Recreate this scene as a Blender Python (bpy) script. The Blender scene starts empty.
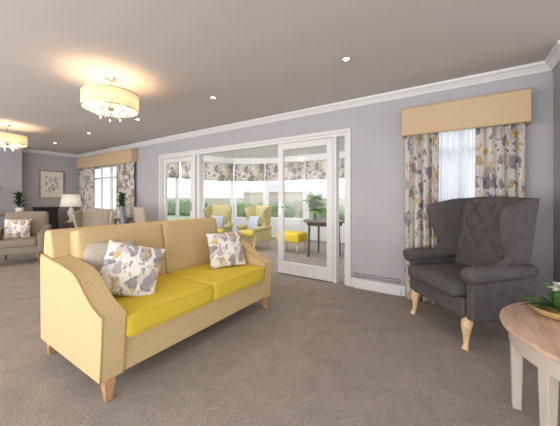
import bpy, math, random
from mathutils import Vector, Matrix, noise as mnoise
random.seed(7)
R=math.radians
def S(r,g,b):
    f=lambda c:(c/255/12.92) if c/255<=0.04045 else ((c/255+0.055)/1.055)**2.4
    return (f(r),f(g),f(b),1)
# ---------------------------------------------------------------- materials
def newmat(n):
    m=bpy.data.materials.new(n); m.use_nodes=True
    nt=m.node_tree; b=nt.nodes['Principled BSDF']; return m,nt,b
def plain(n,c,rough=.6,metal=0,var=.04,scale=8,bump=0,bscale=200,spec=.5):
    m,nt,b=newmat(n); N=nt.nodes; L=nt.links
    tc=N.new('ShaderNodeTexCoord'); no=N.new('ShaderNodeTexNoise'); no.inputs['Scale'].default_value=scale
    L.new(tc.outputs['Object'],no.inputs['Vector'])
    cr=N.new('ShaderNodeValToRGB'); cr.color_ramp.elements[0].position=.3; cr.color_ramp.elements[1].position=.7
    cr.color_ramp.elements[0].color=tuple(x*(1-var) for x in c[:3])+(1,)
    cr.color_ramp.elements[1].color=tuple(min(1,x*(1+var)) for x in c[:3])+(1,)
    L.new(no.outputs['Fac'],cr.inputs['Fac']); L.new(cr.outputs['Color'],b.inputs['Base Color'])
    b.inputs['Roughness'].default_value=rough; b.inputs['Metallic'].default_value=metal
    b.inputs['Specular IOR Level'].default_value=spec
    if bump:
        n2=N.new('ShaderNodeTexNoise'); n2.inputs['Scale'].default_value=bscale; n2.inputs['Detail'].default_value=3
        L.new(tc.outputs['Object'],n2.inputs['Vector'])
        bp=N.new('ShaderNodeBump'); bp.inputs['Strength'].default_value=bump; bp.inputs['Distance'].default_value=.004
        L.new(n2.outputs['Fac'],bp.inputs['Height']); L.new(bp.outputs['Normal'],b.inputs['Normal'])
    return m
def fabric(n,c1,c2,scale=160,bump=.5,rough=.9,big=0):
    m,nt,b=newmat(n); N=nt.nodes; L=nt.links
    tc=N.new('ShaderNodeTexCoord'); no=N.new('ShaderNodeTexNoise'); no.inputs['Scale'].default_value=scale; no.inputs['Detail'].default_value=4
    L.new(tc.outputs['Object'],no.inputs['Vector'])
    cr=N.new('ShaderNodeValToRGB'); cr.color_ramp.elements[0].position=.35; cr.color_ramp.elements[1].position=.65
    cr.color_ramp.elements[0].color=c1; cr.color_ramp.elements[1].color=c2
    L.new(no.outputs['Fac'],cr.inputs['Fac'])
    out=cr.outputs['Color']
    if big:
        n2=N.new('ShaderNodeTexNoise'); n2.inputs['Scale'].default_value=14; n2.inputs['Detail'].default_value=5
        L.new(tc.outputs['Object'],n2.inputs['Vector'])
        c2r=N.new('ShaderNodeValToRGB'); c2r.color_ramp.elements[0].position=.35; c2r.color_ramp.elements[1].position=.65
        c2r.color_ramp.elements[0].color=(1-big,1-big,1-big,1); c2r.color_ramp.elements[1].color=(1,1,1,1)
        L.new(n2.outputs['Fac'],c2r.inputs['Fac'])
        mx=N.new('ShaderNodeMix'); mx.data_type='RGBA'; mx.blend_type='MULTIPLY'; mx.inputs['Factor'].default_value=1
        L.new(out,mx.inputs['A']); L.new(c2r.outputs['Color'],mx.inputs['B']); out=mx.outputs['Result']
    L.new(out,b.inputs['Base Color'])
    b.inputs['Roughness'].default_value=rough; b.inputs['Specular IOR Level'].default_value=.2
    bp=N.new('ShaderNodeBump'); bp.inputs['Strength'].default_value=bump; bp.inputs['Distance'].default_value=.003
    L.new(no.outputs['Fac'],bp.inputs['Height']); L.new(bp.outputs['Normal'],b.inputs['Normal'])
    return m
def floral(n,sc=9,base=S(226,218,208),trans=0,seed=0.0):
    m,nt,b=newmat(n); N=nt.nodes; L=nt.links
    tc=N.new('ShaderNodeTexCoord')
    no=N.new('ShaderNodeTexNoise'); no.inputs['Scale'].default_value=sc*1.5; no.inputs['Detail'].default_value=2
    L.new(tc.outputs['Object'],no.inputs['Vector'])
    sb=N.new('ShaderNodeVectorMath'); sb.operation='SUBTRACT'; sb.inputs[1].default_value=(.5-seed,.5,.5)
    L.new(no.outputs['Color'],sb.inputs[0])
    scn=N.new('ShaderNodeVectorMath'); scn.operation='SCALE'; scn.inputs['Scale'].default_value=1.0/sc
    L.new(sb.outputs[0],scn.inputs[0])
    ad=N.new('ShaderNodeVectorMath'); ad.operation='ADD'; L.new(tc.outputs['Object'],ad.inputs[0]); L.new(scn.outputs[0],ad.inputs[1])
    def layer(prevcol,scale,thr,cols,rot,stretch,off,drop):
        mp=N.new('ShaderNodeMapping'); mp.inputs['Rotation'].default_value=(0,rot,0); mp.inputs['Scale'].default_value=(stretch,1,1); mp.inputs['Location'].default_value=(off,off*.7,off*.3)
        L.new(ad.outputs[0],mp.inputs['Vector'])
        vo=N.new('ShaderNodeTexVoronoi'); vo.inputs['Scale'].default_value=scale; L.new(mp.outputs[0],vo.inputs['Vector'])
        sp=N.new('ShaderNodeSeparateColor'); L.new(vo.outputs['Color'],sp.inputs[0])
        cr=N.new('ShaderNodeValToRGB'); cr.color_ramp.interpolation='CONSTANT'
        el=cr.color_ramp.elements
        while len(el)<len(cols): el.new(.5)
        for i,c in enumerate(cols): el[i].position=i/len(cols); el[i].color=c
        L.new(sp.outputs[0],cr.inputs['Fac'])
        rim=N.new('ShaderNodeMapRange'); rim.inputs['From Min'].default_value=0; rim.inputs['From Max'].default_value=thr; rim.inputs['To Min'].default_value=.35; rim.inputs['To Max'].default_value=0
        L.new(vo.outputs['Distance'],rim.inputs['Value'])
        lm=N.new('ShaderNodeMix'); lm.data_type='RGBA'; L.new(rim.outputs[0],lm.inputs['Factor']); L.new(cr.outputs['Color'],lm.inputs['A']); lm.inputs['B'].default_value=base
        lt=N.new('ShaderNodeMapRange'); lt.inputs['From Min'].default_value=thr; lt.inputs['From Max'].default_value=thr*.85; L.new(vo.outputs['Distance'],lt.inputs['Value'])
        g=N.new('ShaderNodeMath'); g.operation='GREATER_THAN'; g.inputs[1].default_value=drop; L.new(sp.outputs[1],g.inputs[0])
        mu=N.new('ShaderNodeMath'); mu.operation='MULTIPLY'; L.new(lt.outputs[0],mu.inputs[0]); L.new(g.outputs[0],mu.inputs[1])
        mx=N.new('ShaderNodeMix'); mx.data_type='RGBA'; L.new(mu.outputs[0],mx.inputs['Factor'])
        if prevcol is None: mx.inputs['A'].default_value=base
        else: L.new(prevcol,mx.inputs['A'])
        L.new(lm.outputs['Result'],mx.inputs['B'])
        return mx.outputs['Result']
    c=layer(None,sc*1.0,.50,[S(176,167,172),S(152,143,153),S(200,191,184),S(140,131,141)],.5,1.4,0,.16)
    c=layer(c,sc*1.35,.39,[S(202,166,88),S(128,119,132),S(214,206,200),S(190,158,98)],-.7,1.9,3.1,.25)
    c=layer(c,sc*2.1,.32,[S(110,101,114),S(200,172,106),S(226,221,215),S(140,131,144)],.9,2.2,7.7,.3)
    L.new(c,b.inputs['Base Color']); b.inputs['Roughness'].default_value=.9; b.inputs['Specular IOR Level'].default_value=.15
    if trans:
        tr=N.new('ShaderNodeBsdfTranslucent'); L.new(c,tr.inputs['Color'])
        ms=N.new('ShaderNodeMixShader'); ms.inputs[0].default_value=trans
        L.new(b.outputs[0],ms.inputs[1]); L.new(tr.outputs[0],ms.inputs[2]); L.new(ms.outputs[0],N['Material Output'].inputs['Surface'])
    return m
def emis(n,c,s):
    m,nt,b=newmat(n); b.inputs['Base Color'].default_value=c
    b.inputs['Emission Color'].default_value=c; b.inputs['Emission Strength'].default_value=s; return m
def transl(n,c,f,transp=0.0,em=0,emc=None):
    m,nt,b=newmat(n); N=nt.nodes; L=nt.links
    b.inputs['Base Color'].default_value=c; b.inputs['Roughness'].default_value=.8
    if em: b.inputs['Emission Color'].default_value=emc; b.inputs['Emission Strength'].default_value=em
    t=N.new('ShaderNodeBsdfTranslucent'); t.inputs[0].default_value=c
    ms=N.new('ShaderNodeMixShader'); ms.inputs[0].default_value=f; L.new(b.outputs[0],ms.inputs[1]); L.new(t.outputs[0],ms.inputs[2])
    out=ms.outputs[0]
    if transp:
        tp=N.new('ShaderNodeBsdfTransparent'); m2=N.new('ShaderNodeMixShader'); m2.inputs[0].default_value=transp
        L.new(out,m2.inputs[1]); L.new(tp.outputs[0],m2.inputs[2]); out=m2.outputs[0]
    L.new(out,N['Material Output'].inputs['Surface']); return m
def glassm(n='clear_glass',f=.018,c=(.98,.99,.99,1)):
    m,nt,b=newmat(n); N=nt.nodes; L=nt.links
    tp=N.new('ShaderNodeBsdfTransparent'); tp.inputs[0].default_value=c
    gl=N.new('ShaderNodeBsdfGlossy'); gl.inputs['Roughness'].default_value=.02
    ms=N.new('ShaderNodeMixShader'); ms.inputs[0].default_value=f
    L.new(tp.outputs[0],ms.inputs[1]); L.new(gl.outputs[0],ms.inputs[2]); L.new(ms.outputs[0],N['Material Output'].inputs['Surface']); return m
def carpetm():
    m,nt,b=newmat('carpet'); N=nt.nodes; L=nt.links
    tc=N.new('ShaderNodeTexCoord')
    n1=N.new('ShaderNodeTexNoise'); n1.inputs['Scale'].default_value=120; n1.inputs['Detail'].default_value=5; n1.inputs['Roughness'].default_value=.75
    n2=N.new('ShaderNodeTexNoise'); n2.inputs['Scale'].default_value=5; n2.inputs['Detail'].default_value=8; n2.inputs['Distortion'].default_value=1.0; n2.inputs['Roughness'].default_value=.7
    L.new(tc.outputs['Object'],n1.inputs['Vector']); L.new(tc.outputs['Object'],n2.inputs['Vector'])
    cr=N.new('ShaderNodeValToRGB'); cr.color_ramp.elements[0].position=.32; cr.color_ramp.elements[1].position=.68
    cr.color_ramp.elements[0].color=S(110,101,95); cr.color_ramp.elements[1].color=S(192,180,171)
    L.new(n1.outputs['Fac'],cr.inputs['Fac'])
    c2=N.new('ShaderNodeValToRGB'); c2.color_ramp.elements[0].position=.34; c2.color_ramp.elements[1].position=.66
    c2.color_ramp.elements[0].color=(.80,.80,.80,1); c2.color_ramp.elements[1].color=(1,1,1,1)
    L.new(n2.outputs['Fac'],c2.inputs['Fac'])
    mx=N.new('ShaderNodeMix'); mx.data_type='RGBA'; mx.blend_type='MULTIPLY'; mx.inputs['Factor'].default_value=1
    L.new(cr.outputs['Color'],mx.inputs['A']); L.new(c2.outputs['Color'],mx.inputs['B']); L.new(mx.outputs['Result'],b.inputs['Base Color'])
    b.inputs['Roughness'].default_value=1; b.inputs['Specular IOR Level'].default_value=.05
    bp=N.new('ShaderNodeBump'); bp.inputs['Strength'].default_value=.3; bp.inputs['Distance'].default_value=.005
    L.new(n1.outputs['Fac'],bp.inputs['Height']); L.new(bp.outputs['Normal'],b.inputs['Normal']); return m
def woodm(n,c1,c2,sc=3,rough=.45):
    m,nt,b=newmat(n); N=nt.nodes; L=nt.links
    tc=N.new('ShaderNodeTexCoord'); mp=N.new('ShaderNodeMapping'); mp.inputs['Scale'].default_value=(12,1.2,12)
    L.new(tc.outputs['Object'],mp.inputs['Vector'])
    no=N.new('ShaderNodeTexNoise'); no.inputs['Scale'].default_value=sc; no.inputs['Detail'].default_value=6; no.inputs['Distortion'].default_value=.6
    L.new(mp.outputs[0],no.inputs['Vector'])
    cr=N.new('ShaderNodeValToRGB'); cr.color_ramp.elements[0].position=.3; cr.color_ramp.elements[1].position=.7
    cr.color_ramp.elements[0].color=c1; cr.color_ramp.elements[1].color=c2
    L.new(no.outputs['Fac'],cr.inputs['Fac']); L.new(cr.outputs['Color'],b.inputs['Base Color']); b.inputs['Roughness'].default_value=rough
    return m

M={}
M['wall']=plain('wall_paint',S(176,174,180),.85,var=.015,scale=3,bump=.05,bscale=300)
M['ceil']=plain('ceiling_paint',S(192,186,184),.9,var=.01,scale=2)
M['white']=plain('white_gloss_paint',S(218,218,220),.4,var=.01)
M['upvc']=plain('white_plastic',S(230,230,232),.35,var=.01)
M['sparkle']=plain('glitter_wallpaper',S(160,156,154),.5,var=.4,scale=120,bump=.6,bscale=120)
M['carpet']=carpetm()
M['glass']=glassm()
M['vase']=glassm('vase_glass',.25,(.88,.92,.92,1))
M['sofa']=fabric('mustard_tweed',S(190,165,120),S(214,191,148),260,.4)
M['seat']=fabric('yellow_wool',S(208,182,58),S(222,198,76),220,.3)
M['pipe']=fabric('tan_piping',S(176,148,100),S(194,166,118),200,.2)
M['greyfab']=fabric('charcoal_wool',S(74,69,70),S(104,98,99),160,.5,big=.16)
M['beige']=fabric('beige_fabric',S(156,146,132),S(182,172,158),150,.4)
M['olive']=fabric('olive_beige_fabric',S(166,156,112),S(188,180,136),150,.4)
M['taupe']=fabric('taupe_fabric',S(124,114,104),S(150,140,128),150,.4)
M['bluegrey']=fabric('blue_grey_fabric',S(122,130,144),S(150,158,170),150,.4)
M['mustard']=fabric('mustard_fabric',S(190,170,84),S(208,190,106),150,.4)
M['bluecush']=fabric('pale_blue_fabric',S(150,160,176),S(186,194,206),150,.4)
M['cream']=fabric('cream_fabric',S(172,162,148),S(196,186,172),150,.4)
M['pelmet']=fabric('gold_pelmet_fabric',S(190,165,132),S(204,181,150),200,.3)
M['floral']=floral('floral_curtain_print',5.8,base=S(224,219,213),trans=.2)
M['floralc']=floral('floral_cushion_print',8,base=S(230,226,220))
M['floralb']=floral('floral_blind_print',5.0,base=S(230,225,218),trans=.4,seed=.4)
M['oak']=woodm('pale_oak',S(204,168,126),S(230,202,162))
M['tan']=woodm('tan_wood',S(166,126,86),S(198,156,112))
M['pinkwood']=woodm('washed_wood',S(172,142,122),S(206,178,158),2.5,.4)
M['dkwood']=woodm('dark_wood',S(74,60,52),S(104,86,74))
M['midwood']=woodm('brown_wood',S(120,84,56),S(156,114,80))
M['black']=plain('black_lacquer',S(34,33,36),.35)
M['chrome']=plain('chrome',S(200,200,205),.15,1,var=.01)
M['steel']=plain('painted_steel',S(150,148,150),.4,.3,var=.01)
M['brass']=plain('antique_brass',S(190,160,120),.3,1,var=.02)
M['shade']=transl('organza_shade',S(228,214,192),.26,.22,.22,S(255,214,170))
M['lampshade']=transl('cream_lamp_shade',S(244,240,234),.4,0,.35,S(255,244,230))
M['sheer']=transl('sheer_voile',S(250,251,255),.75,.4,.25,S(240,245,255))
M['bulb']=emis('warm_bulb',S(255,206,140),18)
M['down']=emis('downlight_lens',S(255,230,190),12)
M['crystal']=plain('crystal_glass',S(235,232,228),.08,.3)
M['leaf']=plain('leaf_green',S(70,106,52),.5,var=.3,scale=20)
M['leafb']=plain('bright_leaf_green',S(112,156,78),.5,var=.3,scale=20)
M['leafd']=plain('dark_leaf_green',S(50,74,46),.5,var=.3,scale=20)
M['petal']=plain('white_petal',S(244,242,236),.6,var=.03)
M['pot']=plain('white_ceramic',S(226,222,216),.3)
M['basket']=woodm('honey_wood',S(168,134,88),S(204,172,126),6)
M['paper']=plain('mount_card',S(226,222,216),.8)
M['creamp']=plain('cream_paint',S(192,181,170),.45)
M['grass']=plain('lawn_grass',S(148,164,122),1,var=.2,scale=3)
M['fence']=woodm('fence_timber',S(180,170,158),S(208,200,186))
M['hedge']=plain('hedge_leaves',S(124,142,106),1,var=.3,scale=6,bump=1,bscale=20)
M['brick']=plain('neighbour_brick',S(206,190,178),.9,var=.1,scale=10)
M['roof']=plain('neighbour_roof_tiles',S(190,186,188),.9,var=.1,scale=10)

# ---------------------------------------------------------------- mesh helpers
COL=bpy.context.scene.collection
def mk(name,verts,faces,mat,parent=None,loc=(0,0,0),rot=(0,0,0),smooth=True,bevel=0,sub=0,solid=0,seg=3):
    me=bpy.data.meshes.new(name); me.from_pydata([tuple(v) for v in verts],[],faces); me.validate()
    import bmesh
    bm=bmesh.new(); bm.from_mesh(me); bmesh.ops.recalc_face_normals(bm,faces=bm.faces); bm.to_mesh(me); bm.free()
    me.materials.append(M[mat] if isinstance(mat,str) else mat)
    o=bpy.data.objects.new(name,me); COL.objects.link(o); o.location=loc; o.rotation_euler=rot
    if parent is not None: o.parent=parent
    if smooth:
        for p in me.polygons: p.use_smooth=True
    if solid:
        s=o.modifiers.new('s','SOLIDIFY'); s.thickness=solid; s.offset=0
    if bevel:
        b=o.modifiers.new('b','BEVEL'); b.width=bevel; b.segments=seg; b.limit_method='ANGLE'; b.angle_limit=R(35); b.harden_normals=True
    if sub:
        s=o.modifiers.new('u','SUBSURF'); s.levels=sub; s.render_levels=sub
    return o
def empty(name,label,cat,loc=(0,0,0),rotz=0,group=None,kind=None):
    o=bpy.data.objects.new(name,None); COL.objects.link(o); o.location=loc; o.rotation_euler=(0,0,rotz); o.empty_display_size=.1
    o['label']=label; o['category']=cat
    if group:o['group']=group
    if kind:o['kind']=kind
    return o
def tag(o,label,cat,group=None,kind=None):
    o['label']=label; o['category']=cat
    if group:o['group']=group
    if kind:o['kind']=kind
    return o
def boxdata(bs):
    V=[];F=[]
    for (x0,x1,y0,y1,z0,z1) in bs:
        n=len(V)
        V+=[(x0,y0,z0),(x1,y0,z0),(x1,y1,z0),(x0,y1,z0),(x0,y0,z1),(x1,y0,z1),(x1,y1,z1),(x0,y1,z1)]
        F+=[tuple(n+i for i in f) for f in [(0,3,2,1),(4,5,6,7),(0,1,5,4),(1,2,6,5),(2,3,7,6),(3,0,4,7)]]
    return V,F
def boxes(name,bs,mat,parent=None,bevel=0,loc=(0,0,0),rot=(0,0,0)):
    V,F=boxdata(bs); return mk(name,V,F,mat,parent,loc,rot,smooth=bevel>0,bevel=bevel)
def struct(name,bs,mat,label=None,bevel=0,cat=None):
    o=boxes(name,bs,mat,None,bevel); o['kind']='structure'
    o['label']=label or name; o['category']=cat or name.split('_')[0]; return o
def lathe(name,prof,mat,parent=None,loc=(0,0,0),seg=32,rot=(0,0,0),closed=False,solid=0):
    V=[];F=[];n=len(prof)
    for i in range(seg):
        a=2*math.pi*i/seg
        for r,z in prof: V.append((r*math.cos(a),r*math.sin(a),z))
    for i in range(seg):
        j=(i+1)%seg
        for k in range(n-1): F.append((i*n+k,j*n+k,j*n+k+1,i*n+k+1))
    if not closed:
        if prof[0][0]>1e-5 and not solid: F.append(tuple(i*n for i in range(seg)))
        if prof[-1][0]>1e-5 and not solid: F.append(tuple(i*n+n-1 for i in range(seg)))
    o=mk(name,V,F,mat,parent,loc,rot,solid=solid)
    if not solid:
        e=o.modifiers.new('e','EDGE_SPLIT'); e.split_angle=R(40)
    return o
def tubedata(pts,rad,seg=10,V=None,F=None,closed=False):
    if V is None: V=[];F=[]
    pts=[Vector(p) for p in pts]; n=len(pts); base=len(V)
    if not hasattr(rad,'__len__'): rad=[rad]*n
    t0=(pts[1]-pts[0]).normalized(); ref=Vector((0,0,1)) if abs(t0.z)<.9 else Vector((1,0,0))
    nrm=(ref-t0*ref.dot(t0)).normalized()
    for i in range(n):
        if closed: t=(pts[(i+1)%n]-pts[i-1]).normalized()
        else: t=(pts[min(i+1,n-1)]-pts[max(i-1,0)]).normalized()
        nrm=(nrm-t*nrm.dot(t)).normalized(); bn=t.cross(nrm)
        for k in range(seg):
            a=2*math.pi*k/seg; V.append(pts[i]+(nrm*math.cos(a)+bn*math.sin(a))*rad[i])
    m=n if closed else n-1
    for i in range(m):
        j=(i+1)%n
        for k in range(seg):
            l=(k+1)%seg; F.append((base+i*seg+k,base+i*seg+l,base+j*seg+l,base+j*seg+k))
    if not closed:
        F.append(tuple(base+k for k in range(seg))); F.append(tuple(base+(n-1)*seg+k for k in range(seg)))
    return V,F
def tube(name,pts,rad,mat,parent=None,loc=(0,0,0),rot=(0,0,0),seg=10,closed=False):
    V,F=tubedata(pts,rad,seg,closed=closed); return mk(name,V,F,mat,parent,loc,rot)
def bez(pts,n=6):
    P=[Vector(p) for p in pts]; out=[]
    for i in range(len(P)-1):
        p0=P[max(i-1,0)];p1=P[i];p2=P[i+1];p3=P[min(i+2,len(P)-1)]
        for k in range(n):
            t=k/n; out.append(.5*((2*p1)+(-p0+p2)*t+(2*p0-5*p1+4*p2-p3)*t*t+(-p0+3*p1-3*p2+p3)*t**3))
    out.append(P[-1]); return out
def softbox(name,sx,sy,sz,mat,parent=None,loc=(0,0,0),rot=(0,0,0),r=.04,puff=0.0,axis=2,n=12,fn=None):
    h=Vector((sx/2,sy/2,sz/2)); r=min(r,min(h)*.98); V=[];F=[];idx={}
    ts=[math.sin((i/n*2-1)*math.pi/2) for i in range(n+1)]
    if n>30: ts=[.5*math.sin((i/n*2-1)*math.pi/2)+.5*(i/n*2-1) for i in range(n+1)]
    def vid(p):
        k=(round(p[0],5),round(p[1],5),round(p[2],5))
        if k in idx: return idx[k]
        q=Vector((p[0]*h[0],p[1]*h[1],p[2]*h[2]))
        inn=Vector([max(-(h[i]-r),min(h[i]-r,q[i])) for i in range(3)]); d=q-inn
        if d.length>1e-9: q=inn+d.normalized()*r
        a,b=[i for i in range(3) if i!=axis]
        q[axis]+=puff*p[axis]*(1-p[a]**2)*(1-p[b]**2)
        q[a]+=puff*.3*p[a]*(1-p[b]**2)*(1-p[axis]**2) ; q[b]+=puff*.3*p[b]*(1-p[a]**2)*(1-p[axis]**2)
        if fn: q=fn(q,p)
        V.append(q); idx[k]=len(V)-1; return idx[k]
    for ax in range(3):
        a,b=[i for i in range(3) if i!=ax]
        for s in (-1,1):
            for i in range(n):
                for j in range(n):
                    f=[]
                    for (di,dj) in ((0,0),(1,0),(1,1),(0,1)):
                        p=[0,0,0]; p[ax]=s; p[a]=ts[i+di]; p[b]=ts[j+dj]; f.append(vid(p))
                    F.append(tuple(f))
    return mk(name,V,F,mat,parent,loc,rot)
def pillow(name,w,h,t,mat,parent=None,loc=(0,0,0),rot=(0,0,0),n=16):
    V=[];F=[]
    for s in (-1,1):
        for i in range(n+1):
            for j in range(n+1):
                u=math.sin((i/n*2-1)*math.pi/2); v=math.sin((j/n*2-1)*math.pi/2)
                f=(max(0,(1-u**2))*max(0,(1-v**2)))**.42
                pin=1-.07*(1-abs(u)**2)*abs(v)**3; pin2=1-.07*(1-abs(v)**2)*abs(u)**3
                x=u*w/2*pin2; z=v*h/2*pin
                V.append((x,s*t/2*f,z))
    m=(n+1)**2
    for s in range(2):
        for i in range(n):
            for j in range(n):
                a=s*m+i*(n+1)+j; F.append((a,a+1,a+n+2,a+n+1))
    o=mk(name,V,F,mat,parent,loc,rot)
    import bmesh
    bm=bmesh.new(); bm.from_mesh(o.data); bmesh.ops.remove_doubles(bm,verts=bm.verts,dist=1e-5); bmesh.ops.recalc_face_normals(bm,faces=bm.faces); bm.to_mesh(o.data); bm.free()
    for p in o.data.polygons: p.use_smooth=True
    return o
def extr(name,prof,x0,x1,mat,parent=None,bevel=.02,loc=(0,0,0),rot=(0,0,0)):
    n=len(prof); V=[(x0,y,z) for y,z in prof]+[(x1,y,z) for y,z in prof]
    F=[tuple(range(n)),tuple(range(2*n-1,n-1,-1))]+[(i,(i+1)%n,n+(i+1)%n,n+i) for i in range(n)]
    return mk(name,V,F,mat,parent,loc,rot,bevel=bevel,seg=4)
def copything(root,loc,rotz,label=None):
    r=root.copy(); COL.objects.link(r); r.location=loc; r.rotation_euler=(0,0,rotz)
    if label: r['label']=label
    def rec(src,dst):
        for c in src.children:
            d=c.copy(); COL.objects.link(d); d.parent=dst; rec(c,d)
    rec(root,r); return r
def leaves(name,n,mat,parent,loc=(0,0,0),L=(.12,.22),w=.03,spread=1.0,up=.6,rise=0):
    V=[];F=[]
    for i in range(n):
        a=random.uniform(0,2*math.pi); l=random.uniform(*L); el=random.uniform(.1,1.3)*up
        d=Vector((math.cos(a)*spread,math.sin(a)*spread,el)).normalized(); s=Vector((-math.sin(a),math.cos(a),0))
        p0=Vector((0,0,random.uniform(0,rise))); b=len(V)
        for k in range(6):
            t=k/5; p=p0+d*l*t+Vector((0,0,-.35*l*t*t)); ww=w*math.sin(math.pi*min(1,t*.92+.06))
            V+= [p-s*ww,p+Vector((0,0,-.15*ww)),p+s*ww]
            if k:
                q=b+3*(k-1); F+=[(q,q+1,q+4,q+3),(q+1,q+2,q+5,q+4)]
    return mk(name,V,F,mat,parent,loc)

# ---------------------------------------------------------------- ROOM
YW=3.58; XL=-9.54; XR=.79; H=2.49; TH=.17
def wall_with_holes(x0,x1,z0,z1,y0,y1,holes):
    bs=[];cx=x0
    for (a,b,c,d) in sorted(holes):
        if a>cx: bs.append((cx,a,y0,y1,z0,z1))
        if c>z0: bs.append((a,b,y0,y1,z0,c))
        if d<z1: bs.append((a,b,y0,y1,d,z1))
        cx=b
    bs.append((cx,x1,y0,y1,z0,z1)); return bs
struct('floor',[(XL-.2,3.2,-2.2,7.2,-.1,0)],'carpet','taupe-grey short pile carpet')
struct('ceiling',[(XL-.2,3.2,-1.6,YW,H,H+.12)],'ceil','pale grey painted ceiling')
W1=(-8.95,-6.75,.85,2.08); DO=(-5.46,-1.22,0,2.09); W2=(-.36,.46,.85,2.08)
struct('wall_back',wall_with_holes(XL-.2,XR,0,H+.12,YW,YW+TH,[W1,DO,W2]),'wall','lavender-grey painted wall with glazed opening')
struct('wall_left',[(XL-.2,XL,-1.6,YW,0,H)],'wall','grey painted end wall')
struct('wall_chimney',[(XL,XL+.3,.3,2.2,0,H)],'wall','grey projecting wall section')
struct('wall_right',[(XR,XR+.25,3.12,YW+TH,0,H)],'sparkle','grey glitter-textured wallpapered wall end')
def crown(name,p0,p1,inw):
    prof=[(0,0),(.0,-.085),(.018,-.085),(.025,-.068),(.054,-.032),(.070,-.025),(.076,-.0)]
    p0=Vector(p0);p1=Vector(p1);inw=Vector(inw); V=[];n=len(prof)
    for p in (p0,p1):
        for a,z in prof: V.append(p+inw*a+Vector((0,0,z)))
    F=[tuple(range(n)),tuple(range(n,2*n))]+[(i,(i+1)%n,n+(i+1)%n,n+i) for i in range(n)]
    o=mk(name,V,F,'white',smooth=False); tag(o,'white moulded cornice','trim',kind='structure')
crown('trim_1',(XL,YW,H),(XR,YW,H),(0,-1,0)); crown('trim_2',(XL,2.2,H),(XL,YW,H),(1,0,0))
crown('trim_3',(XR,3.12,H),(XR,YW,H),(-1,0,0)); crown('trim_4',(XL+.3,.3,H),(XL+.3,2.2,H),(1,0,0))
struct('baseboard_back',[(XL,DO[0]-.07,YW-.018,YW,0,.12),(DO[1]+.05,XR,YW-.018,YW,0,.12)],'white','white skirting board')
struct('baseboard_left',[(XL,XL+.018,2.2,YW,0,.12)],'white','white skirting board')
struct('baseboard_right',[(XR-.018,XR,3.12,YW,0,.12)],'white','white skirting board')
struct('trim_5',[(DO[0]-.045,DO[0],YW-.018,YW,0,DO[3]+.045),(DO[1],DO[1]+.045,YW-.018,YW,0,DO[3]+.045),(DO[0],DO[1],YW-.018,YW,DO[3],DO[3]+.045)],'white','white architrave around folding doors',.004)
struct('trim_6',[(DO[0],DO[0]+.045,YW,YW+.12,0,DO[3]),(DO[1]-.045,DO[1],YW,YW+.12,0,DO[3]),(DO[0]+.045,DO[1]-.045,YW,YW+.12,DO[3]-.045,DO[3]),(-4.41,-4.32,YW,YW+.12,0,DO[3]-.045),(-4.30,-4.22,YW+.02,YW+.12,0,DO[3]-.045),(-1.43,-1.385,YW,YW+.12,0,DO[3]-.045)],'white','white door frame posts',.003)
def leaf(name,x0,x1,y,label,hx):
    z0,z1=.012,DO[3]-.05; s=.095
    o=boxes(name,[(x0,x0+s,y,y+.045,z0,z1),(x1-s,x1,y,y+.045,z0,z1),(x0+s,x1-s,y,y+.045,z1-.095,z1),(x0+s,x1-s,y,y+.045,z0,z0+.18)],'white',bevel=.004)
    tag(o,label,'door',kind='structure')
    boxes('glass_pane',[(x0+s,x1-s,y+.018,y+.026,z0+.18,z1-.095)],'glass',o)
    boxes('handle_plate',[(hx-.018,hx+.018,y-.008,y,.93,1.12)],'chrome',o,.003)
    sg=1 if hx<(x0+x1)/2 else -1
    tube('handle',[(hx,y-.005,1.05),(hx,y-.045,1.05),(hx+sg*.02,y-.05,1.05),(hx+sg*.11,y-.05,1.05)],.009,'chrome',o)
    return o
leaf('door_1',-5.41,-4.415,YW+.03,'white framed full-height glazed door leaf',-4.47)
leaf('door_2',-2.355,-1.435,YW+.0,'white framed glazed door leaf with chrome handle',-2.31)
boxes('glass_pane',[(-1.385,-1.27,YW+.05,YW+.056,0.02,2.04)],'glass',bpy.data.objects['trim_6'])
def window(name,x0,x1,z0,z1,y,nm,label,horiz=None):
    f=.05; bs=[(x0,x0+f,y,y+.06,z0,z1),(x1-f,x1,y,y+.06,z0,z1),(x0+f,x1-f,y,y+.06,z0,z0+f),(x0+f,x1-f,y,y+.06,z1-f,z1)]
    for i in range(1,nm):
        x=x0+(x1-x0)*i/nm; bs.append((x-.03,x+.03,y,y+.06,z0+f,z1-f))
    if horiz: bs.append((x0+f,x1-f,y+.005,y+.055,horiz-.025,horiz+.025))
    o=boxes(name,bs,'upvc',bevel=.004); tag(o,label,'window',kind='structure')
    boxes('glass_pane',[(x0+f,x1-f,y+.028,y+.034,z0+f,z1-f)],'glass',o)
    return o
window('window_1',W1[0],W1[1],W1[2],W1[3],YW+.08,4,'white framed casement window',1.75)
window('window_2',W2[0],W2[1],W2[2],W2[3],YW+.08,2,'white framed casement window',1.75)
struct('trim_7',[(W1[0]-.04,W1[1]+.04,YW-.05,YW+.08,W1[2]-.03,W1[2]),(W2[0]-.03,W2[1]+.03,YW-.01,YW+.08,W2[2]-.03,W2[2])],'white','white window sills',.004)

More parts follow.
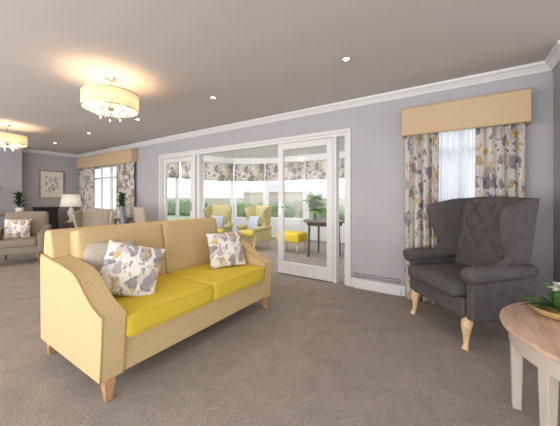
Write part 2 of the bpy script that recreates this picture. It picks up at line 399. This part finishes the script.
def pelmet(x0,x1,z0,z1,y0,label):
    e=boxes('pelmet',[(x0,x1,y0,y0+.02,z0,z1),(x0,x0+.02,y0+.02,YW-.001,z0,z1),(x1-.02,x1,y0+.02,YW-.001,z0,z1),(x0+.02,x1-.02,y0+.02,YW-.001,z1-.02,z1)],'pelmet',bevel=.005)
    tag(e,label,'pelmet')
    for z in (z0+.006,z1-.006):
        tube('piping',[(x0,YW-.006,z),(x0-.003,y0-.003,z),(x1+.003,y0-.003,z),(x1,YW-.006,z)],.006,'pelmet',e,seg=8)
    return e
pelmet(-.515,.605,1.905,2.225,3.40,'gold fabric covered pelmet above short window')
pelmet(-9.35,-6.36,2.03,2.35,3.42,'gold fabric covered pelmet above wide window')
def curtain(x0,x1,z0,z1,y,label,folds,amp=.035,mat='floral',name='curtain',gather=0):
    nx=folds*12; nz=16; V=[];F=[]
    ph=random.random()*6
    for j in range(nz+1):
        t=j/nz; z=z1+(z0-z1)*t
        for i in range(nx+1):
            s=i/nx; a=2*math.pi*folds*s+ph
            x=x0+(x1-x0)*s + .018*math.sin(a*2+t*1.5)
            yy=y+amp*(.75+.35*t)*math.sin(a+.5*math.sin(3*t+s*5))+.008*math.sin(a*2.3+t*4)
            V.append((x,yy,z))
    for j in range(nz):
        for i in range(nx):
            a=j*(nx+1)+i; F.append((a,a+1,a+nx+2,a+nx+1))
    o=mk(name,V,F,mat,solid=.003); tag(o,label,'curtain'); return o
curtain(-.485,-.15,.015,2.19,3.485,'floral print curtain with grey and mustard leaves, gathered in folds',4,.052)
curtain(.19,.57,.015,2.19,3.51,'floral print curtain beside dark armchair, gathered in folds',5,.04)
curtain(-9.30,-8.45,.015,2.3,3.50,'floral print curtain at far end window',7)
curtain(-7.22,-6.42,.015,2.3,3.50,'floral print curtain at wide window near glazed doors',7)
curtain(-.33,.43,.88,2.07,3.62,'white sheer voile curtain against window glass',12,.012,'sheer','sheer_curtain')

h=boxes('low_heater',[(-1.12,-.55,3.535,3.561,.0,.07)],'white',bevel=.008); tag(h,'long low white skirting heater beneath wall','radiator')
for z,lb in ((.19,'horizontal metal heating pipe along the wall'),(.155,'lower metal heating pipe along the wall')):
    hp=tube('heating_pipe',[(-1.14,3.555,z),(-.55,3.555,z)],.006,'steel'); tag(hp,lb,'pipe')
    for x in (-1.0,-.7): boxes('bracket',[(x,x+.012,3.555,3.58,z-.004,z+.004)],'steel',hp)

# ---------------------------------------------------------------- CONSERVATORY
CH=2.42
outer=[(-6.15,YW+TH),(-6.15,5.35),(-5.75,6.25),(-4.9,6.75),(-3.6,6.9),(-2.2,6.9),(-.95,6.6),(-.7,YW+TH)]
n=len(outer)
V=[(x,y,CH) for x,y in outer]+[(x,y,CH+.1) for x,y in outer]
F=[tuple(range(n)),tuple(range(n,2*n))]+[(i,(i+1)%n,n+(i+1)%n,n+i) for i in range(n)]
o=mk('ceiling_sunroom',V,F,'upvc',smooth=False); tag(o,'white sunroom ceiling','ceiling',kind='structure')
wn=3
for i in range(n-1):
    a=Vector(outer[i]+(0,)); b=Vector(outer[i+1]+(0,)); L=(b-a).length; ang=math.atan2(b.y-a.y,b.x-a.x)
    def place(o): o.location=a; o.rotation_euler=(0,0,ang)
    w=boxes('wall_sunroom' if i==0 else 'wall_sunroom.%03d'%i,[(0,L,0,.12,0,.55),(0,L,0,.12,2.2,CH)],'white'); place(w); tag(w,'low white sunroom wall and lintel','wall',kind='structure')
    nb=max(1,round(L/.95)); f=.05
    bs=[(0,L,.02,.08,.55,.55+f),(0,L,.02,.08,2.2-f,2.2)]
    for q in range(nb+1):
        x=L*q/nb; x=min(max(x,.04),L-.04); bs.append((x-.04,x+.04,.02,.08,.55+f,2.2-f))
    w=boxes('window_%d'%wn,bs,'upvc',bevel=.004); place(w); tag(w,'white framed sunroom window run','window',kind='structure'); wn+=1
    boxes('glass_pane',[(.05,L-.05,.048,.052,.6,2.15)],'glass',w)
    for q in range(nb):
        x0=L*q/nb+.03; x1=L*(q+1)/nb-.03; VV=[];FF=[]; nz=16
        if q==0: x0+=.02
        if q==nb-1: x1-=.02
        for j in range(nz+1):
            t=j/nz; z=2.24-.52*t - .0; yy=-.05-.035*abs(math.sin(t*math.pi*3.0))*(.4+t)
            for xx in (x0,(x0+x1)/2,x1): VV.append((xx,yy,z-.02*t*(1 if xx==(x0+x1)/2 else 0)))
        for j in range(nz):
            for c in range(2):
                p=j*3+c; FF.append((p,p+1,p+4,p+3))
        bl=mk('roman_blind',VV,FF,'floralb',solid=.004); place(bl); tag(bl,'floral print roman blind hanging above sunroom window','blind','roman blinds in sunroom')
g=boxes('lawn',[(-40,20,7.3,60,-.35,-.25)],'grass'); tag(g,'green mown lawn outside windows','lawn')
g2=boxes('paving',[(-40,XL-.3,-10,7.3,-.35,-.25),(XL-.3,20,7.2,7.3,-.35,-.25),(-.5,20,3.9,7.2,-.35,-.25)],'paper'); tag(g2,'pale paved path outside','paving')
fb=[]
for i in range(150):
    x=-34+i*.3; fb.append((x,x+.28,18,18.03,-.25,1.2))
fz=boxes('garden_fence',fb,'fence'); tag(fz,'timber close-board garden fence','fence')
def hedge(cx,cy,sx,sy,sz):
    def fn(q,p):
        w=Vector((cx+q.x,cy+q.y,q.z)); q=q+Vector((mnoise.noise(w*1.7),mnoise.noise(w*1.9+Vector((5,0,0))),mnoise.noise(w*1.5+Vector((0,9,0)))))*.3
        q.z=max(q.z,-sz/2); return q
    o=softbox('hedge',sx,sy,sz,'hedge',loc=(cx,cy,sz/2-.25),r=.35,n=18,fn=fn); tag(o,'rounded green garden hedge','hedge')
hedge(-12,16,5,1.4,1.0); hedge(-5.5,16.5,4,1.3,.9); hedge(-20,15,5,1.6,1.2)
def bungalow(x,y,w):
    e=empty('bungalow','neighbouring pale brick bungalow with tiled roof','house',(x,y,-.25))
    boxes('brick_walls',[(-w/2,w/2,0,6,0,2.6)],'brick',e)
    mk('roof',[(-w/2-.4,-.4,2.5),(w/2+.4,-.4,2.5),(w/2+.4,6.4,2.5),(-w/2-.4,6.4,2.5),(-w/2+1,3,4.2),(w/2-1,3,4.2)],[(0,1,2,3),(0,1,5,4),(1,2,5),(2,3,4,5),(3,0,4)],'roof',e,smooth=False)
bungalow(-30,42,12); bungalow(-8,44,11)

# ---------------------------------------------------------------- SOFA
so=empty('sofa','mustard tweed two-seater sofa with yellow seat cushions','sofa',(-2.13,1.575,0),R(90))
W=.845
prof=[(-.435,.125),(-.462,.485),(-.452,.505),(-.40,.523),(-.33,.550),(-.26,.588),(-.19,.636),(-.12,.680),(-.05,.708),(.08,.727),(.28,.745),(.50,.765),(.515,.73),(.50,.125)]
def armp(sd):
    x0,x1=(-W,-W+.135) if sd<0 else (W-.135,W)
    a=extr('arm',prof,x0,x1,'sofa',so,.009)
    for x in (x0+.003,x1-.003):
        P=[(x,q.x-.001,q.y+.001) for q in bez([(p[0],p[1],0) for p in prof[:12]],3)]
        tube('piping',P,.004,'pipe',a,seg=6)
armp(-1); armp(1)
boxes('base',[(-W+.12,W-.12,-.43,.44,.125,.34)],'sofa',so,.015)
extr('backrest',[(.29,.13),(.34,.80),(.37,.928),(.39,.947),(.47,.947),(.50,.93),(.515,.80),(.50,.13)],-W+.02,W-.02,'sofa',so,.018)
for s in (-1,1):
    softbox('seat_cushion',.708,.71,.135,'seat',so,(s*.355,-.11,.405),r=.022,puff=.004)
    softbox('back_cushion',.708,.165,.508,'sofa',so,(s*.355,.282,.692),(R(-9),0,0),r=.032,puff=.01,axis=1)
for s in (-1,1):
    x0=s*.355-.345; x1=s*.355+.345
    for z in (.468,.342): tube('piping',[(x0+.01,-.460,z),(x0+.1,-.464,z),(s*.355,-.466,z),(x1-.1,-.464,z),(x1-.01,-.460,z)],.004,'seat',so,seg=6)
for sx in (-1,1):
    for yy,dy in ((-.40,-.015),(.44,.03)):
        mk('leg',[(sx*(W-.06)+a*.034,yy+b*.034,.14) for a,b in((-1,-1),(1,-1),(1,1),(-1,1))]+[(sx*(W-.055)+a*.018,yy+dy+b*.018,0) for a,b in((-1,-1),(1,-1),(1,1),(-1,1))],[(0,1,2,3),(7,6,5,4),(0,4,5,1),(1,5,6,2),(2,6,7,3),(3,7,4,0)],'tan',so,bevel=.004)
def cushion(w,t,mat,loc,rot,label,group=None):
    e=pillow('cushion',w,w,t,mat,None,loc,rot); tag(e,label,'cushion',group); return e
cushion(.36,.11,'cream',(-2.27,1.04,.685),(R(-24),R(4),R(68)),'plain beige scatter cushion leaning on sofa arm')
cushion(.42,.14,'floralc',(-2.07,1.11,.645),(R(-34),R(14),R(56)),'floral print scatter cushion leaning against beige cushion')
cushion(.38,.13,'floralc',(-2.02,2.08,.65),(R(-22),R(-2),R(62)),'floral print scatter cushion against sofa arm')

# ---------------------------------------------------------------- WING CHAIR
def wingchair(loc,rz,fab,legm,label,tuft=True,sc=1.0,name='wing_armchair',seatm=None,wx=1.0):
    e=empty(name,label,'armchair',loc,rz); e.scale=(sc*wx,sc,sc)
    boxes('seat_base',[(-.30,.30,-.315,.26,.235,.40)],fab,e,.02)
    softbox('seat_cushion',.57,.62,.13,seatm or fab,e,(0,-.085,.455),r=.05,puff=.025)
    BT=[(x,z) for j,z in enumerate((.30,.19,.08,-.03)) for x in ((-.16,0,.16) if j%2==0 else (-.08,.08))]
    def fn(q,p):
        if p[1]<0 and tuft:
            env=max(0,min(1,(.40-abs(q.z-.06)*1.0)/.1))*max(0,min(1,(.27-abs(q.x))/.06))*min(1,-p[1]*1.2)
            A=q.x/.16+(q.z-.30)/.22; B=q.x/.16-(q.z-.30)/.22
            fa=A-round(A); fb=B-round(B)
            if q.z>-.12: q.y+=env*.016*(math.exp(-fa*fa/.008)+math.exp(-fb*fb/.008))
            for (bx,bz) in BT:
                d2=((q.x-bx)**2+(q.z-bz)**2); q.y+=.018*math.exp(-d2/.0012)
        q.z+= .012*(1-p[0]**2)*max(0,p[2])
        return q
    bk=softbox('backrest',.60,.13,.83,fab,e,(0,.25,.775),(R(-9),0,0),r=.045,puff=.02,axis=1,n=46 if tuft else 12,fn=fn)
    if tuft:
        for bx,bz in BT:
            lathe('button',[(0.0,.009),(.009,.006),(.013,0),(.013,-.004)],fab,bk,(bx,-.038,bz),10,(R(90),0,0))
    for s in (-1,1):
        V=[];F=[];nz=22;ny=10
        for j in range(nz+1):
            t=j/nz; z=.60+.59*t
            yb=.25+.085*t
            yf=.05-.115*math.sin(min(1,max(0,(t-.18)/.82))*math.pi*.66)-.21*max(0,(.22-t)/.22)**1.4
            for i in range(ny+1):
                u=i/ny; y=yb+(yf-yb)*u
                x=s*(.292+.012*t+(.03+.05*t)*u+.03*max(0,u-.7)/.3*(.3+.7*t))
                zz=z-(.09*u**2.4*max(0,(t-.65)/.35)**2)
                V.append((x,y,zz))
        for j in range(nz):
            for i in range(ny):
                a=j*(ny+1)+i; F.append((a,a+1,a+ny+2,a+ny+1))
        w=mk('wing',V,F,fab,e,solid=.05); bb=w.modifiers.new('b','BEVEL'); bb.width=.018; bb.segments=4; bb.limit_method='ANGLE'; bb.angle_limit=R(50)
        a=boxes('arm',[(s*.335-.035,s*.335+.035,-.30,.27,.24,.60)],fab,e,.02)
        V,F=tubedata([(s*.352,-.345,.585),(s*.352,-.338,.588),(s*.352,-.31,.592),(s*.350,-.2,.598),(s*.34,.1,.605),(s*.335,.26,.61)],[.03,.058,.068,.068,.058,.05],22)
        mk('arm_roll',V,F,fab,a)
        P=bez([(s*.285,-.25,.25),(s*.300,-.285,.19),(s*.295,-.285,.10),(s*.30,-.292,.04),(s*.305,-.305,.0)],5)
        rr=[]; key=[.040,.038,.022,.017,.025]
        for i in range(len(P)):
            f=i/(len(P)-1)*4; k0=min(3,int(f)); rr.append(key[k0]+(key[k0+1]-key[k0])*(f-k0))
        tube('leg',P,rr,legm,e,seg=14)
        tube('leg',[(s*.27,.22,.25),(s*.27,.25,.12),(s*.275,.285,0.0)],[.026,.022,.018],legm,e,seg=10)
    return e
wingchair((.085,3.02,0),R(-50),'greyfab','oak','charcoal grey buttoned wing armchair with pale cabriole legs',sc=1.0,wx=1.1)
wingchair((-5.9,2.45,0),R(60),'beige','midwood','beige high-backed wing armchair behind sofa',False,.80)
def dining(loc,rz,fab,label):
    e=empty('dining_chair',label,'chair',loc,rz)
    softbox('seat',.48,.48,.09,fab,e,(0,0,.45),r=.03,puff=.015)
    softbox('backrest',.46,.08,.54,fab,e,(0,.24,.75),(R(-7),0,0),r=.035,puff=.015,axis=1)
    for a in (-1,1):
        for b in (-1,1): tube('leg',[(a*.2,b*.2,.43),(a*.21,b*.22,0)],[.02,.014],'midwood',e)
    return e
dining((-5.55,3.10,0),R(150),'bluegrey','blue-grey upholstered dining chair')
dining((-4.98,3.12,0),R(170),'beige','beige upholstered dining chair near the glazed doors')

def armchair(loc,rz,fab,legm,label,cush=None,back=.92,w=.64):
    e=empty('armchair',label,'armchair',loc,rz); q=w/.64
    e.scale=(q,q,1)
    boxes('seat_base',[(-.30,.30,-.34,.33,.19,.32)],fab,e,.02)
    softbox('seat_cushion',.56,.60,.13,fab,e,(0,-.05,.375),r=.04,puff=.02)
    softbox('backrest',.64,.15,back-.22,fab,e,(0,.33,(back+.22)/2),(R(-10),0,0),r=.06,puff=.03,axis=1)
    for s in (-1,1):
        extr('arm',[(-.36,.20),(-.38,.48),(-.34,.56),(-.15,.59),(.30,.66),(.36,.2)],s*.335-.05,s*.335+.05,fab,e,.03)
        tube('leg',[(s*.30,-.32,.20),(s*.31,-.34,0)],[.026,.016],legm,e); tube('leg',[(s*.30,.30,.20),(s*.31,.35,0)],[.026,.016],legm,e)
    return e
armchair((-6.80,1.62,0),R(64),'taupe','midwood','taupe-grey upholstered armchair with wooden feet')
cushion(.38,.13,'floralc',(-6.90,1.58,.61),(R(-18),0,R(64)),'floral scatter cushion on taupe armchair')
wingchair((-4.9,4.75,0),R(25),'olive','oak','olive-beige wing armchair with mustard seat in the sunroom',False,.84,seatm='mustard')
cushion(.34,.11,'bluecush',(-4.88,4.70,.60),(R(-16),0,R(25)),'pale grey scatter cushion on wing armchair')
wingchair((-3.92,5.0,0),R(-12),'olive','oak','olive-beige wing armchair beside sunroom windows',False,.84,seatm='mustard')
cushion(.36,.11,'bluecush',(-3.93,4.93,.60),(R(-16),0,R(-12)),'pale grey scatter cushion on wing armchair by windows')
armchair((-1.55,5.9,0),R(-40),'bluegrey','oak','blue-grey upholstered armchair in the sunroom',w=.56)
ot=empty('footstool','yellow upholstered footstool with wooden legs','footstool',(-3.02,5.15,0))
softbox('seat_cushion',.56,.46,.19,'seat',ot,(0,0,.34),r=.035,puff=.015)
for a in (-1,1):
    for b in (-1,1): tube('leg',[(a*.22,b*.17,.27),(a*.24,b*.19,0)],[.022,.014],'oak',ot)
TBX,TBY=-2.25,5.15
tb=empty('side_table','dark wooden round-top side table in sunroom','table',(TBX,TBY,0))
lathe('table_top',[(0,.70),(.42,.70),(.43,.715),(.42,.735),(0,.735)],'dkwood',tb)
lathe('apron',[(.34,.64),(.36,.64),(.36,.70),(.34,.70)],'dkwood',tb,closed=True)
for a in range(4):
    t=R(45+90*a); tube('leg',[(.32*math.cos(t),.32*math.sin(t),.70),(.34*math.cos(t),.34*math.sin(t),0)],[.026,.018],'dkwood',tb)
def plant(loc,pr,ph,nl,L,w,up,label,mat='leaf',potm='pot',flower=False,rise=.1,name='potted_plant'):
    e=empty(name,label,'plant',loc)
    lathe('pot',[(0,0),(pr*.7,0),(pr*.95,ph*.4),(pr,ph*.9),(pr*.92,ph),(pr*.86,ph),(pr*.84,ph*.9),(0,ph*.88)],potm,e,seg=24)
    leaves('foliage',nl,mat,e,(0,0,ph*.9),L,w,1,up,rise)
    return e
pv=empty('vase_arrangement','green stems and white flowers in tall glass vase','plant',(TBX-.18,TBY-.04,.735))
lathe('vase',[(0,0),(.06,0),(.065,.02),(.075,.22),(.085,.26),(.078,.26),(.068,.22),(.058,.02),(0,.02)],'vase',pv,seg=24)
V=[];F=[]
for i in range(9):
    a=i*.7; tubedata([(0.02*math.cos(a),.02*math.sin(a),.03),(.03*math.cos(a+2),.03*math.sin(a+2),.22),(.12*math.cos(a+2),.12*math.sin(a+2),.38)],.004,6,V,F)
mk('stems',V,F,'leafd',pv)
leaves('foliage',240,'leafb',pv,(0,0,.20),(.18,.38),.040,1,1.0,.26)
leaves('petals',40,'petal',pv,(0,0,.36),(.12,.28),.03,1,1.2,.08)

cb=empty('cabinet','black cabinet with two doors against end wall','cabinet',(-9.26,2.68,0),R(90))
boxes('body',[(-.22,.22,-.18,.18,.06,.92)],'black',cb,.006); boxes('cabinet_top',[(-.235,.235,-.20,.20,.92,.95)],'black',cb,.005)
for s in (-1,1):
    d=boxes('door',[(s*.108-.103,s*.108+.103,-.20,-.181,.10,.89)],'black',cb,.004); lathe('knob',[(0,0),(.012,0),(.012,.018),(0,.02)],'brass',d,(s*.03,-.2,.5),12,(R(90),0,0))
boxes('plinth',[(-.20,.20,-.16,.16,0,.06)],'black',cb)
st=empty('lamp_table','small wooden side table under the lamp','table',(-9.1,3.2,0))
lathe('table_top',[(0,.5),(.20,.5),(.205,.515),(.20,.53),(0,.53)],'midwood',st)
lathe('stem',[(.03,.03),(.025,.25),(.03,.5)],'midwood',st,seg=14); lathe('foot',[(0,0),(.17,0),(.16,.02),(.03,.04),(0,.04)],'midwood',st)
la=empty('table_lamp','table lamp with white drum shade','lamp',(-9.1,3.2,.53))
lathe('lamp_base',[(0,0),(.09,0),(.08,.02),(.03,.05),(.06,.15),(.09,.25),(.05,.36),(.015,.40),(.012,.52),(0,.52)],'pot',la,seg=24)
lathe('lamp_shade',[(.25,.42),(.20,.76)],'lampshade',la,solid=.004)
pic=empty('picture_frame','framed pale print with gold frame on wall','picture',(XL+.012,2.9,1.57),R(90))
boxes('frame',[(-.28,.28,-.015,.008,.36,.385),(-.28,.28,-.015,.008,-.385,-.36),(-.28,-.255,-.015,.008,-.36,.36),(.255,.28,-.015,.008,-.36,.36)],'brass',pic)
boxes('mount',[(-.255,.255,-.003,.008,-.36,.36)],'paper',pic)
boxes('print',[(-.15,.15,-.006,-.003,-.22,.22)],M['floralc'],pic)
ct=empty('console_table','wooden console table by end wall','table',(-8.85,1.80,0),R(90))
boxes('table_top',[(-.38,.38,-.18,.18,.77,.80)],'midwood',ct,.005)
for a in (-1,1):
    for b in (-1,1): boxes('leg',[(a*.34-.02,a*.34+.02,b*.15-.02,b*.15+.02,0,.77)],'midwood',ct,.003)
plant((-8.85,2.06,.80),.08,.16,50,(.15,.34),.03,3.2,'dark green spiky plant in pot on console table','leafd',rise=.30)
plant((-8.85,1.62,.80),.09,.16,60,(.15,.34),.035,2.2,'green leafy plant in pot on console table','leaf',rise=.45)
pt=empty('plant_table','wooden side table by the wide window','table',(-6.35,3.2,0))
lathe('table_top',[(0,.7),(.22,.7),(.225,.715),(.22,.73),(0,.73)],'midwood',pt)
for a in range(3):
    t=R(30+120*a); tube('leg',[(.14*math.cos(t),.14*math.sin(t),.70),(.19*math.cos(t),.19*math.sin(t),0)],[.02,.014],'midwood',pt)
plant((-6.35,3.2,.73),.09,.2,70,(.12,.24),.04,1.8,'leafy plant in white pot on side table','leaf',rise=.35)

# ---------------------------------------------------------------- COFFEE TABLE
TX,TY,TR=.77,2.02,.545
tt=empty('coffee_table','round coffee table with washed wood top and cream legs','table',(TX,TY,0))
lathe('table_top',[(0,.468),(TR-.012,.468),(TR,.473),(TR+.003,.483),(TR,.492),(TR-.008,.497),(0,.497)],'pinkwood',tt,seg=96)
lathe('apron',[(TR-.065,.375),(TR-.04,.375),(TR-.04,.468),(TR-.065,.468)],'creamp',tt,seg=64,closed=True)
for an in (180,213,0,33):
    t=R(an); r=TR-.07
    o=boxes('leg',[(-.028,.028,-.029,.029,0,.466)],'creamp',tt,.004,(r*math.cos(t),r*math.sin(t),0),(0,0,t))
    for v in o.data.vertices:
        if v.co.z<.1: v.co.x*=.7; v.co.y*=.7
bw=empty('flower_bowl','honey wooden bowl of white flowers and leaves','plant',(.50,2.20,.497))
lathe('bowl',[(0,0),(.07,0),(.10,.02),(.115,.05),(.107,.05),(.09,.025),(0,.02)],'basket',bw,seg=32)
leaves('foliage',34,'leaf',bw,(.01,0,.03),(.12,.26),.022,1,2.2,.03)
leaves('petals',60,'petal',bw,(.04,-.02,.14),(.06,.10),.026,1,1.1,.05)

# ---------------------------------------------------------------- LIGHTS
def chandelier(loc):
    e=empty('chandelier','round drum shade chandelier with crystal arms, lit warm','ceiling light',loc,group='drum shade chandeliers')
    RD=.265
    lathe('canopy',[(0,0),(.065,0),(.06,-.02),(.02,-.04),(0,-.04)],'chrome',e,seg=24)
    lathe('stem',[(.008,-.03),(.008,-.30),(.03,-.32),(.035,-.34),(.015,-.37),(.02,-.39),(0,-.40)],'chrome',e,seg=14)
    lathe('drum_shade',[(RD,-.345),(RD,-.175)],'shade',e,seg=96,solid=.003)
    for z in (-.175,-.345):
        tube('shade_rim',[((RD+.002)*math.cos(2*math.pi*i/64),(RD+.002)*math.sin(2*math.pi*i/64),z) for i in range(64)],.006,'chrome',e,seg=8,closed=True)
    V=[];F=[]
    for i in range(3):
        t=2*math.pi*i/3; tubedata([(0,0,-.185),(RD*math.cos(t),RD*math.sin(t),-.185)],.003,6,V,F)
    mk('spider',V,F,'chrome',e)
    for i in range(5):
        t=2*math.pi*i/5+.3; c,s=math.cos(t),math.sin(t)
        a=tube('lamp_arm',[(q.x*c,q.x*s,q.y) for q in bez([(.02,-.37,0),(.07,-.415,0),(.13,-.405,0),(.16,-.37,0)],4)],.006,'chrome',e,seg=8)
        lathe('cup',[(0,0),(.02,0),(.03,.012),(.012,.014),(.012,.04),(0,.04)],'crystal',a,(.16*c,.16*s,-.375),14)
        lathe('bulb',[(0,0),(.014,.006),(.021,.025),(.016,.045),(0,.066)],'bulb',a,(.16*c,.16*s,-.345),12)
        lathe('crystal_drop',[(0,0),(.008,-.012),(.011,-.024),(0,-.04)],'crystal',a,(.10*c,.10*s,-.42),6)
    l=bpy.data.lights.new('chandelier_light','POINT'); l.energy=23; l.color=(1,.66,.37); l.shadow_soft_size=.09
    lo=bpy.data.objects.new('chandelier_light',l); COL.objects.link(lo); lo.parent=e; lo.location=(0,0,-.33)
    return e
c1=chandelier((-3.126,1.461,H)); 
copything(c1,(-6.71,1.40,H),.4)
for i,(x,y) in enumerate([(-.853,2.46),(-2.63,2.47),(-4.40,2.47),(-6.17,2.47),(-7.94,2.47)]):
    e=empty('downlight','small round recessed ceiling spotlight, lit','ceiling light',(x,y,H),group='recessed ceiling spotlights')
    lathe('bezel',[(.028,-.001),(.042,-.006),(.046,-.004),(.046,0),(.028,0)],'chrome',e,seg=24,closed=True)
    lathe('lens',[(0,-.002),(.028,-.002),(.028,0),(0,0)],'down',e,seg=20)
    l=bpy.data.lights.new('spot','SPOT'); l.energy=20; l.color=(1,.80,.58); l.spot_size=R(110); l.spot_blend=.8; l.shadow_soft_size=.03
    lo=bpy.data.objects.new('spot_light',l); COL.objects.link(lo); lo.parent=e; lo.location=(0,0,-.02)
def area(name,loc,rot,sx,sy,en,col=(1,1,1)):
    l=bpy.data.lights.new(name,'AREA'); l.shape='RECTANGLE'; l.size=sx; l.size_y=sy; l.energy=en; l.color=col
    o=bpy.data.objects.new(name,l); COL.objects.link(o); o.location=loc; o.rotation_euler=rot; return o
area('daylight_fill',(-3.2,-1.9,1.15),(R(105),0,0),9.5,2.0,190,(1,.98,.95))  # added fill at the open back, standing in for unseen windows behind the camera
area('sunroom_fill',(-3.4,3.95,2.25),(R(65),0,0),4.6,.35,75,(1,.98,.95))  # added fill tucked behind the lintel to brighten the sunroom, not a fitting

w=bpy.data.worlds.new('w'); bpy.context.scene.world=w; w.use_nodes=True
N=w.node_tree.nodes; L=w.node_tree.links; bg=N['Background']
tc=N.new('ShaderNodeTexCoord'); sp=N.new('ShaderNodeSeparateXYZ'); L.new(tc.outputs['Generated'],sp.inputs[0])
cr=N.new('ShaderNodeValToRGB'); cr.color_ramp.elements[0].position=0; cr.color_ramp.elements[0].color=(1,.99,.98,1); cr.color_ramp.elements[1].position=.7; cr.color_ramp.elements[1].color=(.88,.93,1,1)
L.new(sp.outputs[2],cr.inputs[0]); L.new(cr.outputs[0],bg.inputs[0]); bg.inputs[1].default_value=1.8
sun=bpy.data.lights.new('sun','SUN'); sun.energy=1.2; sun.angle=R(8); sun.color=(1,.95,.88)
so_=bpy.data.objects.new('sun',sun); COL.objects.link(so_); so_.rotation_euler=(R(48),0,R(-150))

# ---------------------------------------------------------------- CAMERA
cam=bpy.data.cameras.new('camera'); co=bpy.data.objects.new('camera',cam); COL.objects.link(co)
co.location=(0,0,1.19); co.rotation_euler=(R(90),0,R(32.9))
cam.sensor_width=36; cam.lens=36*270/560; cam.shift_y=-15/560; cam.clip_start=.02; cam.clip_end=300
bpy.context.scene.camera=co
bpy.context.scene.view_settings.view_transform='Standard'
bpy.context.scene.view_settings.exposure=0.0
